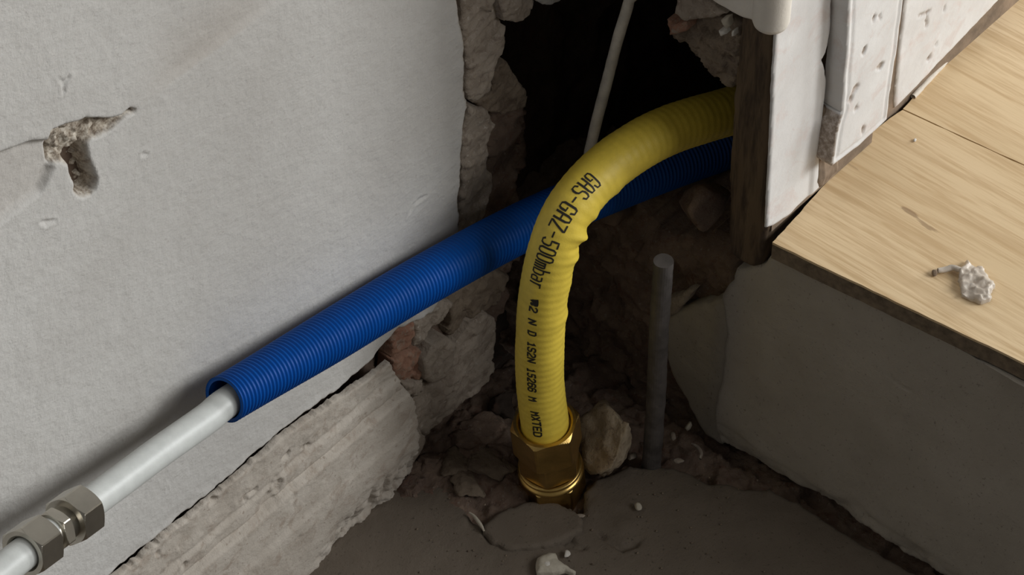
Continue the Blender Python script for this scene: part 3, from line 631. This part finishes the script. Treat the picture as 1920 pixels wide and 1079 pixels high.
# stroke letters, 4 wide by 7 high
GL = {'G': [[(4, 5.6), (3.3, 7), (.8, 7), (0, 6), (0, 1), (.8, 0), (3.3, 0), (4, 1), (4, 3.2), (2.2, 3.2)]],
      'A': [[(0, 0), (0, 5.4), (.8, 7), (3.2, 7), (4, 5.4), (4, 0)], [(0, 3), (4, 3)]],
      'S': [[(4, 6), (3.2, 7), (.8, 7), (0, 6), (0, 4.6), (.8, 3.7), (3.2, 3.3), (4, 2.4), (4, 1), (3.2, 0), (.8, 0), (0, 1)]],
      '-': [[(.5, 3.4), (3.5, 3.4)]], 'Z': [[(0, 7), (4, 7), (4, 6.4), (0, .6), (0, 0), (4, 0)]],
      '5': [[(4, 7), (.2, 7), (.2, 4), (3, 4), (4, 3.2), (4, 1), (3, 0), (.8, 0), (0, .8)]],
      '0': [[(1, 0), (3, 0), (4, 1), (4, 6), (3, 7), (1, 7), (0, 6), (0, 1), (1, 0)]],
      'm': [[(0, 0), (0, 4.6)], [(0, 4), (.8, 4.6), (1.5, 4.6), (2, 4), (2, 0)], [(2, 4), (2.6, 4.6), (3.4, 4.6), (4, 4), (4, 0)]],
      'b': [[(0, 7), (0, 0), (3, 0), (4, 1), (4, 3.6), (3, 4.6), (0, 4.6)]],
      'a': [[(.4, 4.6), (3.2, 4.6), (4, 3.8), (4, 0), (.9, 0), (0, .7), (0, 1.9), (.9, 2.6), (4, 2.6)]],
      'r': [[(.6, 0), (.6, 4.6)], [(.6, 3.4), (1.8, 4.6), (3.6, 4.6)]],
      'N': [[(0, 0), (0, 7), (4, 0), (4, 7)]], 'E': [[(4, 7), (0, 7), (0, 0), (4, 0)], [(0, 3.6), (3, 3.6)]], '1': [[(1, 5.6), (2.2, 7), (2.2, 0)], [(1, 0), (3.4, 0)]],
      '2': [[(0, 5.8), (1, 7), (3, 7), (4, 6), (4, 4.6), (0, .6), (0, 0), (4, 0)]], '6': [[(4, 6.2), (3, 7), (1, 7), (0, 6), (0, 1), (1, 0), (3, 0), (4, 1), (4, 3), (3, 4), (0, 4)]],
      'X': [[(0, 0), (4, 7)], [(0, 7), (4, 0)]], 'K': [[(0, 0), (0, 7)], [(4, 7), (0, 3.2), (4, 0)]], 'D': [[(0, 0), (0, 7), (2.8, 7), (4, 5.8), (4, 1.2), (2.8, 0), (0, 0)]],
      'M': [[(0, 0), (0, 7), (2, 3.4), (4, 7), (4, 0)]], 'W': [[(0, 7), (.8, 0), (2, 3.6), (3.2, 0), (4, 7)]], 'T': [[(0, 7), (4, 7)], [(2, 7), (2, 0)]],
      '*': [[(0, 6.4), (4, 6.8), (4, 5.6), (2, 0), (0, 6.4)], [(4.4, 6.8), (4.4, .6), (5.4, .6), (6, 1.6), (5.6, 3), (4.4, 3.2)], [(4.4, 6.8), (5.4, 6.6), (5.8, 5), (5.4, 3.4)], [(1.4, 5.6), (2.4, 4.4)], [(2.6, 5.8), (2.2, 2.4)]]}
def print_text(txt, s0, adv, ht, lw, th0, th1, hose_r_, seed):
    """ink strokes lying on the hose: reading runs down the hose, letter tops to the picture's right"""
    V, Fl = [], []; px = 0.0; total = adv * len(txt)
    for ch in txt:
        if ch in GL:
            for st in GL[ch]:
                P = np.array(st, float); P[:, 0] = px + P[:, 0] / 4 * adv * .66; P[:, 1] = (P[:, 1] / 7 - .5) * ht
                Q = [P[0]]
                for a, b in zip(P[:-1], P[1:]):
                    n = max(1, int(np.linalg.norm(b - a) / (lw * 1.2))); Q += [a + (b - a) * i / n for i in range(1, n + 1)]
                Q = np.array(Q); T = np.gradient(Q, axis=0); T /= np.linalg.norm(T, axis=1)[:, None] + 1e-12; Nn = np.c_[-T[:, 1], T[:, 0]]
                Q[0] -= T[0] * lw * .4; Q[-1] += T[-1] * lw * .4; b0 = len(V)
                for q, n_ in zip(Q, Nn):
                    for sg in (-.5, 0, .5):
                        x, y = q + n_ * lw * sg; s = s0 - x; f = np.clip(x / total, 0, 1)
                        th_ = sgn * ((th0 + (th1 - th0) * f) + y / R); k = np.interp(s, sh, np.arange(len(sh))); i = int(min(k, len(sh) - 2)); fr = k - i
                        C = Ch[i] * (1 - fr) + Ch[i + 1] * fr; r = float(hose_r_(s, th_)) + .00018
                        V.append(C + r * (math.cos(th_) * E1h[i] + math.sin(th_) * E2h[i]))
                for i in range(len(Q) - 1):
                    a = b0 + 3 * i; Fl += [(a, a + 1, a + 4, a + 3), (a + 1, a + 2, a + 5, a + 4)]
        px += adv * (1.35 if ch == '*' else 1)
    return V, Fl
sA, sB = s_at(1099, 354), s_at(1024, 520)
V, Fl = print_text('GAS-GAZ-500mbar', sA + .003, (sA - sB + .003) / 15, .0094, .00095, 0.0, -.30, hose_r, 1)
put('lettering', V, Fl, M['ink'], hose, smooth=False)
s2, s3 = s_at(1018, 545), s_at(1019, 788)
V, Fl = print_text('*2 N D 1S2N 15266 M  MXTED', s2 + .0035, (s2 - s3 + .004) / 26.35, .0044, .00105, -.32, -.36, hose_r, 2)
put('small_lettering', V, Fl, M['ink'], hose, smooth=False)

# the brass fitting: base hexagon, rings, body hexagon, big nut
axd = AX1 - BASE; axL = np.linalg.norm(axd); axd = axd / axL; k = axL / .058; ap = lambda h: BASE + axd * h * k
rot0 = .30
V, Fl = hexnut(ap(-.006), axd, .019 * k, .034, None, rot0); put('base_hexagon', V, Fl, M['brass'], hose, smooth=False)
V, Fl = lathe(ap(.0125), axd, [(0, .0165), (0, .0185), (.0008, .0192), (.0022, .0192), (.003, .0182), (.0036, .0172), (.0044, .0172), (.005, .0184), (.0066, .0187), (.0074, .018), (.0074, .0165)], 64); put('collar', V, Fl, M['brass'], hose)
V, Fl = hexnut(ap(.0195), axd, .0165 * k, .0325, None, rot0 + .32); put('body_hexagon', V, Fl, M['brass'], hose, smooth=False)
V, Fl = hexnut(ap(.035), axd, .023 * k, .0355, .0150, rot0 + .12); put('union_nut', V, Fl, M['brass'], hose, smooth=False)

# ------------------------------------------------------------------ blue corrugated sleeve and the pipe inside it
bp = [on(421, 750, 1, -.027), on(450, 733, 1, -.0265), on(609, 638, 1, -.0235), on(800, 523, 1, -.0215), on(1000, 416, 1, -.024), on(1200, 332, 1, -.036), on(1365, 272, 1, -.05)]
bp.append(bp[-1] + (bp[-1] - bp[-2]) * .5)
Lb = spline(bp, 50)[1][-1]; pit = .00275
nb = int(Lb / pit * 8)
def blue_r(s, t): return (.0121 + .0013 * sstep(0, .10, s)) + .00062 * np.tanh(1.6 * np.cos(2 * math.pi * s / pit)) + 0 * t
Vo, Fo, *_ = tube(bp, nb, blue_r, 40)
Vi, Fi, *_ = tube(bp, nb // 6, lambda s, t: (.0105 + .0013 * sstep(0, .10, s)) + 0 * s + 0 * t, 40)
n0 = len(Vo); ringF = np.array([[j, (j + 1) % 40, n0 + (j + 1) % 40, n0 + j] for j in range(40)])
con = put('corrugated_conduit', np.vstack([Vo, Vi]), np.concatenate([Fo, Fi[:, ::-1] + n0, ringF]), M['blue'])
tag(con, 'blue corrugated plastic sleeve lying along the white wall', 'conduit')
dB = bp[0] - bp[1]
wp = [on(560, 672, 1, -.0235), on(430, 752, 1, -.0275), on(387, 786, 1, -.0285), on(299, 848, 1, -.0325), on(228, 901, 1, -.0365), on(140, 966, 1, -.042), on(100, 996, 1, -.0445), on(66, 1022, 1, -.047), on(0, 1074, 1, -.051), on(-110, 1165, 1, -.058)]
pipe = empty('water_pipe', wp[3]); tag(pipe, 'white multilayer pipe with nickel couplings poking out of the blue sleeve', 'pipe')
V, Fq, *_ = tube(wp, 160, .0080, 36); put('tube', V, Fq, M['alupipe'], pipe)
pa, pb, pc = on(141, 967, 1, -.042), on(104, 993, 1, -.0445), on(62, 1025, 1, -.047)
dn = (pa - pc) / np.linalg.norm(pa - pc)
def nick(name, c, L, af, bore, rot, flip=False):
    d = -dn if flip else dn
    V, Fl = hexnut(c - d * L / 2, d, L, af, bore, rot); put(name, V, Fl, M['nickel'], pipe, smooth=False)
nick('coupling_nut', pa, .0155, .0235, .0083, .80); nick('coupling_nut', pc, .0165, .0235, .0083, .25, True)
nick('coupling_body', (pa + pc) / 2, .0065, .0195, None, .62)
V, Fl = lathe(pc, dn, [(0, .0078), (np.linalg.norm(pa - pc), .0088)], 32); put('thread', V, Fl, M['nickel'], pipe)

# ------------------------------------------------------------------ dark conduit and thin cable
cb = on(1222, 868, 2, .0)
V, Fq, *_ = tube([cb + [0, 0, -.006], cb + [.0005, 0, .06], cb + [-.0005, 0, .12], cb + [.0, .0, .172]], 90, lambda s, t: .0056 + .0004 * fbm(s, np.cos(t) * .01, np.sin(t) * .01, 120, 3, 201), 24)
Fq = [tuple(q) for q in Fq] + [tuple(range(89 * 24, 90 * 24))[::-1]]
tag(put('conduit', V, Fq, M['conduit'], smooth=False), 'thin dark upright conduit stub beside the beige stone', 'conduit')
ca = [on(1198, -90, 1, -.050) + [.004, 0, .25], on(1198, -90, 1, -.050), on(1180, 0, 1, -.046), on(1158, 75, 1, -.042), on(1135, 165, 1, -.036), on(1118, 230, 1, -.032), on(1104, 292, 1, -.028), on(1098, 335, 1, -.026)]
V, Fq, *_ = tube(ca, 90, lambda s, t: .0031 + .0002 * fbm(s, np.cos(t) * .01, 0, 150, 3, 203), 16)
tag(put('cable', V, Fq, M['cable']), 'thin pale grey cable hanging down inside the dark hollow', 'cable')

# ------------------------------------------------------------------ loose stones, chips and scraps
c = on(1140, 838, 2, .010); tag(stone('stone', c + [0, 0, .009], (.050, .036, .048), 12, M['rock'], None, .9, .8, 14, 4, .3), 'beige lump of broken stone between the brass fitting and dark conduit', 'stone')
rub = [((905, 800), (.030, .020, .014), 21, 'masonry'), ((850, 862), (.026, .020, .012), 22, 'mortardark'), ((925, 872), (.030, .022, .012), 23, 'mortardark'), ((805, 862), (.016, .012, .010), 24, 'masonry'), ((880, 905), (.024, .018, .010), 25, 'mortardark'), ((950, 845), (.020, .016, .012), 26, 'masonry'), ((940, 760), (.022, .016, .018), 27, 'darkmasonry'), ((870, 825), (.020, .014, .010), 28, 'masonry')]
lb = ['long brown rubble lump below the torn wall edge', 'flat brown rubble lump near the end of the plinth', 'broad brown rubble lump left of the brass fitting', 'small dark rubble lump at the foot of the plinth joint', 'flat rubble lump at the broken edge of the screed', 'small rubble lump touching the left of the brass nut', 'dark rubble lump in the corner behind the yellow hose', 'small brown rubble lump under the rough mortar']
for ((px, py), sz, sd_, mt), l in zip(rub, lb):
    tag(stone('rubble_lump', on(px, py, 2, .004) + [0, 0, -.001], np.array(sz) * [1.15, 1.15, .85], sd_, M[mt], None, sd_ * 1.3, 0, 12, 4, .35), l, 'rubble', 'broken lumps in the corner')
c = on(1022, 1068, 2, .0); tag(stone('pebble', c + [.0, -.001, .003], (.007, .007, .007), 33, M['whitechip'], None, 0, 0, 6, 2), 'tiny white pebble under the grey mortar chip', 'pebble')
# grey mortar chip: a wedge with a thin tail
cpx = [(1004, 1056), (1008, 1042), (1018, 1036), (1030, 1033), (1042, 1034), (1047, 1046), (1062, 1056), (1080, 1068), (1076, 1072), (1060, 1066), (1048, 1069), (1028, 1070), (1006, 1071)]
CPl = Plane(2, .006)
tag(slab('mortar_chip', CPl, rough(CPl.poly(cpx), .0004, .0012, 210, 260), .005, lambda u, v, sd: .0008 * fbm(u, v, 0, 200, 3, 211), M['chip'], None, res=.0007, rim=.0022), 'grey wedge of mortar with a thin tail on the pit floor', 'chip')
small = [((1063, 1040), (.0062, .0045, .0028), 41, 'whitechip', 'small pinkish chip right behind the grey mortar wedge'), ((1196, 952), (.006, .0045, .003), 42, 'chip', 'pale chip alone on the screed right of the fitting'), ((1088, 970), (.006, .0035, .0025), 43, 'mortar', 'small chip beside the slot at the brass fitting'), ((1290, 803), (.006, .004, .006), 44, 'chip', 'pale chip on the dirt right of the dark conduit'), ((1262, 822), (.007, .004, .004), 45, 'mortar', 'dull chip just right of the dark conduit'), ((1272, 866), (.007, .004, .003), 46, 'mortar', 'flat chip on the far edge of the screed'), ((1185, 860), (.007, .005, .004), 47, 'mortar', 'small chip between the beige stone and dark conduit')]
for (px, py), sz, sd_, mt, l in small:
    tag(stone('chip', on(px, py, 2, .0015) + [0, 0, sz[2] * .3], sz, sd_, M[mt], None, sd_, 0, 7, 2, .2), l, 'chip', 'small chips on the pit floor')
# pale slivers
for pts, l, mt in (([(880, 968), (888, 974), (896, 984), (903, 994), (908, 1004)], 'pale curved sliver along the edge of the mortar patch', 'chip'), ([(1296, 838), (1308, 845), (1314, 856), (1312, 868)], 'pale curled sliver on the dirt below the riser', 'mortar')):
    q = [np.r_[FLOOR.uv(*p), .003] for p in pts]; V, Fq, *_ = tube(q, 30, lambda s, t: .0004 + .0011 * np.sin(np.clip(s / .017, 0, 1) * math.pi * .95 + .1) * (1 - .3 * np.abs(np.sin(t))), 10)
    tag(put('sliver', V, Fq, M[mt]), l, 'sliver')
# crumbs nobody could count
rg = np.random.RandomState(7); V, Fl = [], []
for k in range(120):
    px, py = rg.uniform(780, 1560), rg.uniform(880, 1079); x, y = FLOOR.uv(px, py)
    if x > -.006 or y > -.004 or math.hypot(x - BASE[0], y - BASE[1]) < .03: continue
    r = rg.uniform(.0003, .0009); b = len(V)
    V += [(x + r * rg.uniform(.6, 1.2) * a, y + r * rg.uniform(.6, 1.2) * b_, .0006 + r * c_) for a, b_, c_ in ((1, 0, 0), (-1, 0, 0), (0, 1, 0), (0, -1, 0), (0, 0, 1), (0, 0, -1))]
    Fl += [(b, b + 2, b + 4), (b + 2, b + 1, b + 4), (b + 1, b + 3, b + 4), (b + 3, b, b + 4), (b + 2, b, b + 5), (b + 1, b + 2, b + 5), (b + 3, b + 1, b + 5), (b, b + 3, b + 5)]
tag(put('crumbs', V, Fl, M['mortardark'], smooth=False), 'fine crumbs scattered over the pit floor', 'crumbs', None, 'stuff')

# torn flake on the laminate
FP = Plane(2, H + .003)
fx = [(1797, 516), (1806, 497), (1813, 487), (1822, 494), (1846, 501), (1852, 514), (1866, 535), (1858, 548), (1855, 560), (1840, 566), (1822, 560), (1803, 550), (1800, 535)]
fp = np.array(FP.poly(fx)); fc = fp.mean(0)
def fl_h(u, v, sd): return .0016 * ridged(u, v, 0, 110, 2, 221) + .0007 * facet(u, v, 260, 223, 2.0) + .0006 * fbm(u, v, 0, 300, 2, 222) + .0008
scr = empty('film_scrap', (fc[0], fc[1], H)); tag(scr, 'crumpled off white flake with a dark tail lying on the laminate', 'scrap')
M['flake'] = mat_plain('flake', (.62, .55, .47), .35, 0, .16, 160, .3)
M['flake'].node_tree.nodes['Principled BSDF'].inputs['Transmission Weight'].default_value = .25
slab('flake', FP, rough(fp, .0014, .0012, 220, 300), .0022, fl_h, M['flake'], scr, res=.0008, rim=.0012)
tp = [np.r_[LP.uv(*q), H + z] for q, z in (((1800, 514), .003), ((1785, 509), .0028), ((1770, 511), .0022), ((1758, 513), .0022))]
V, Fq, *_ = tube(tp, 30, lambda s, t: .0016 + .0004 * fbm(s, t * .001, 0, 300, 2, 224), 12); put('tail', V, Fq, M['flake'], scr)
o = stone('tail_tip', np.r_[LP.uv(1753, 515), H + .002], (.0055, .004, .004), 61, M['gapwood'], scr, .3, 0, 6, 2)
tag(stone('crumb', np.r_[LP.uv(1715, 265), H + .0007], (.0028, .002, .0015), 62, M['whitechip'], None, .3, 0, 6, 2), 'tiny white crumb on the laminate by the plank joint', 'crumb')
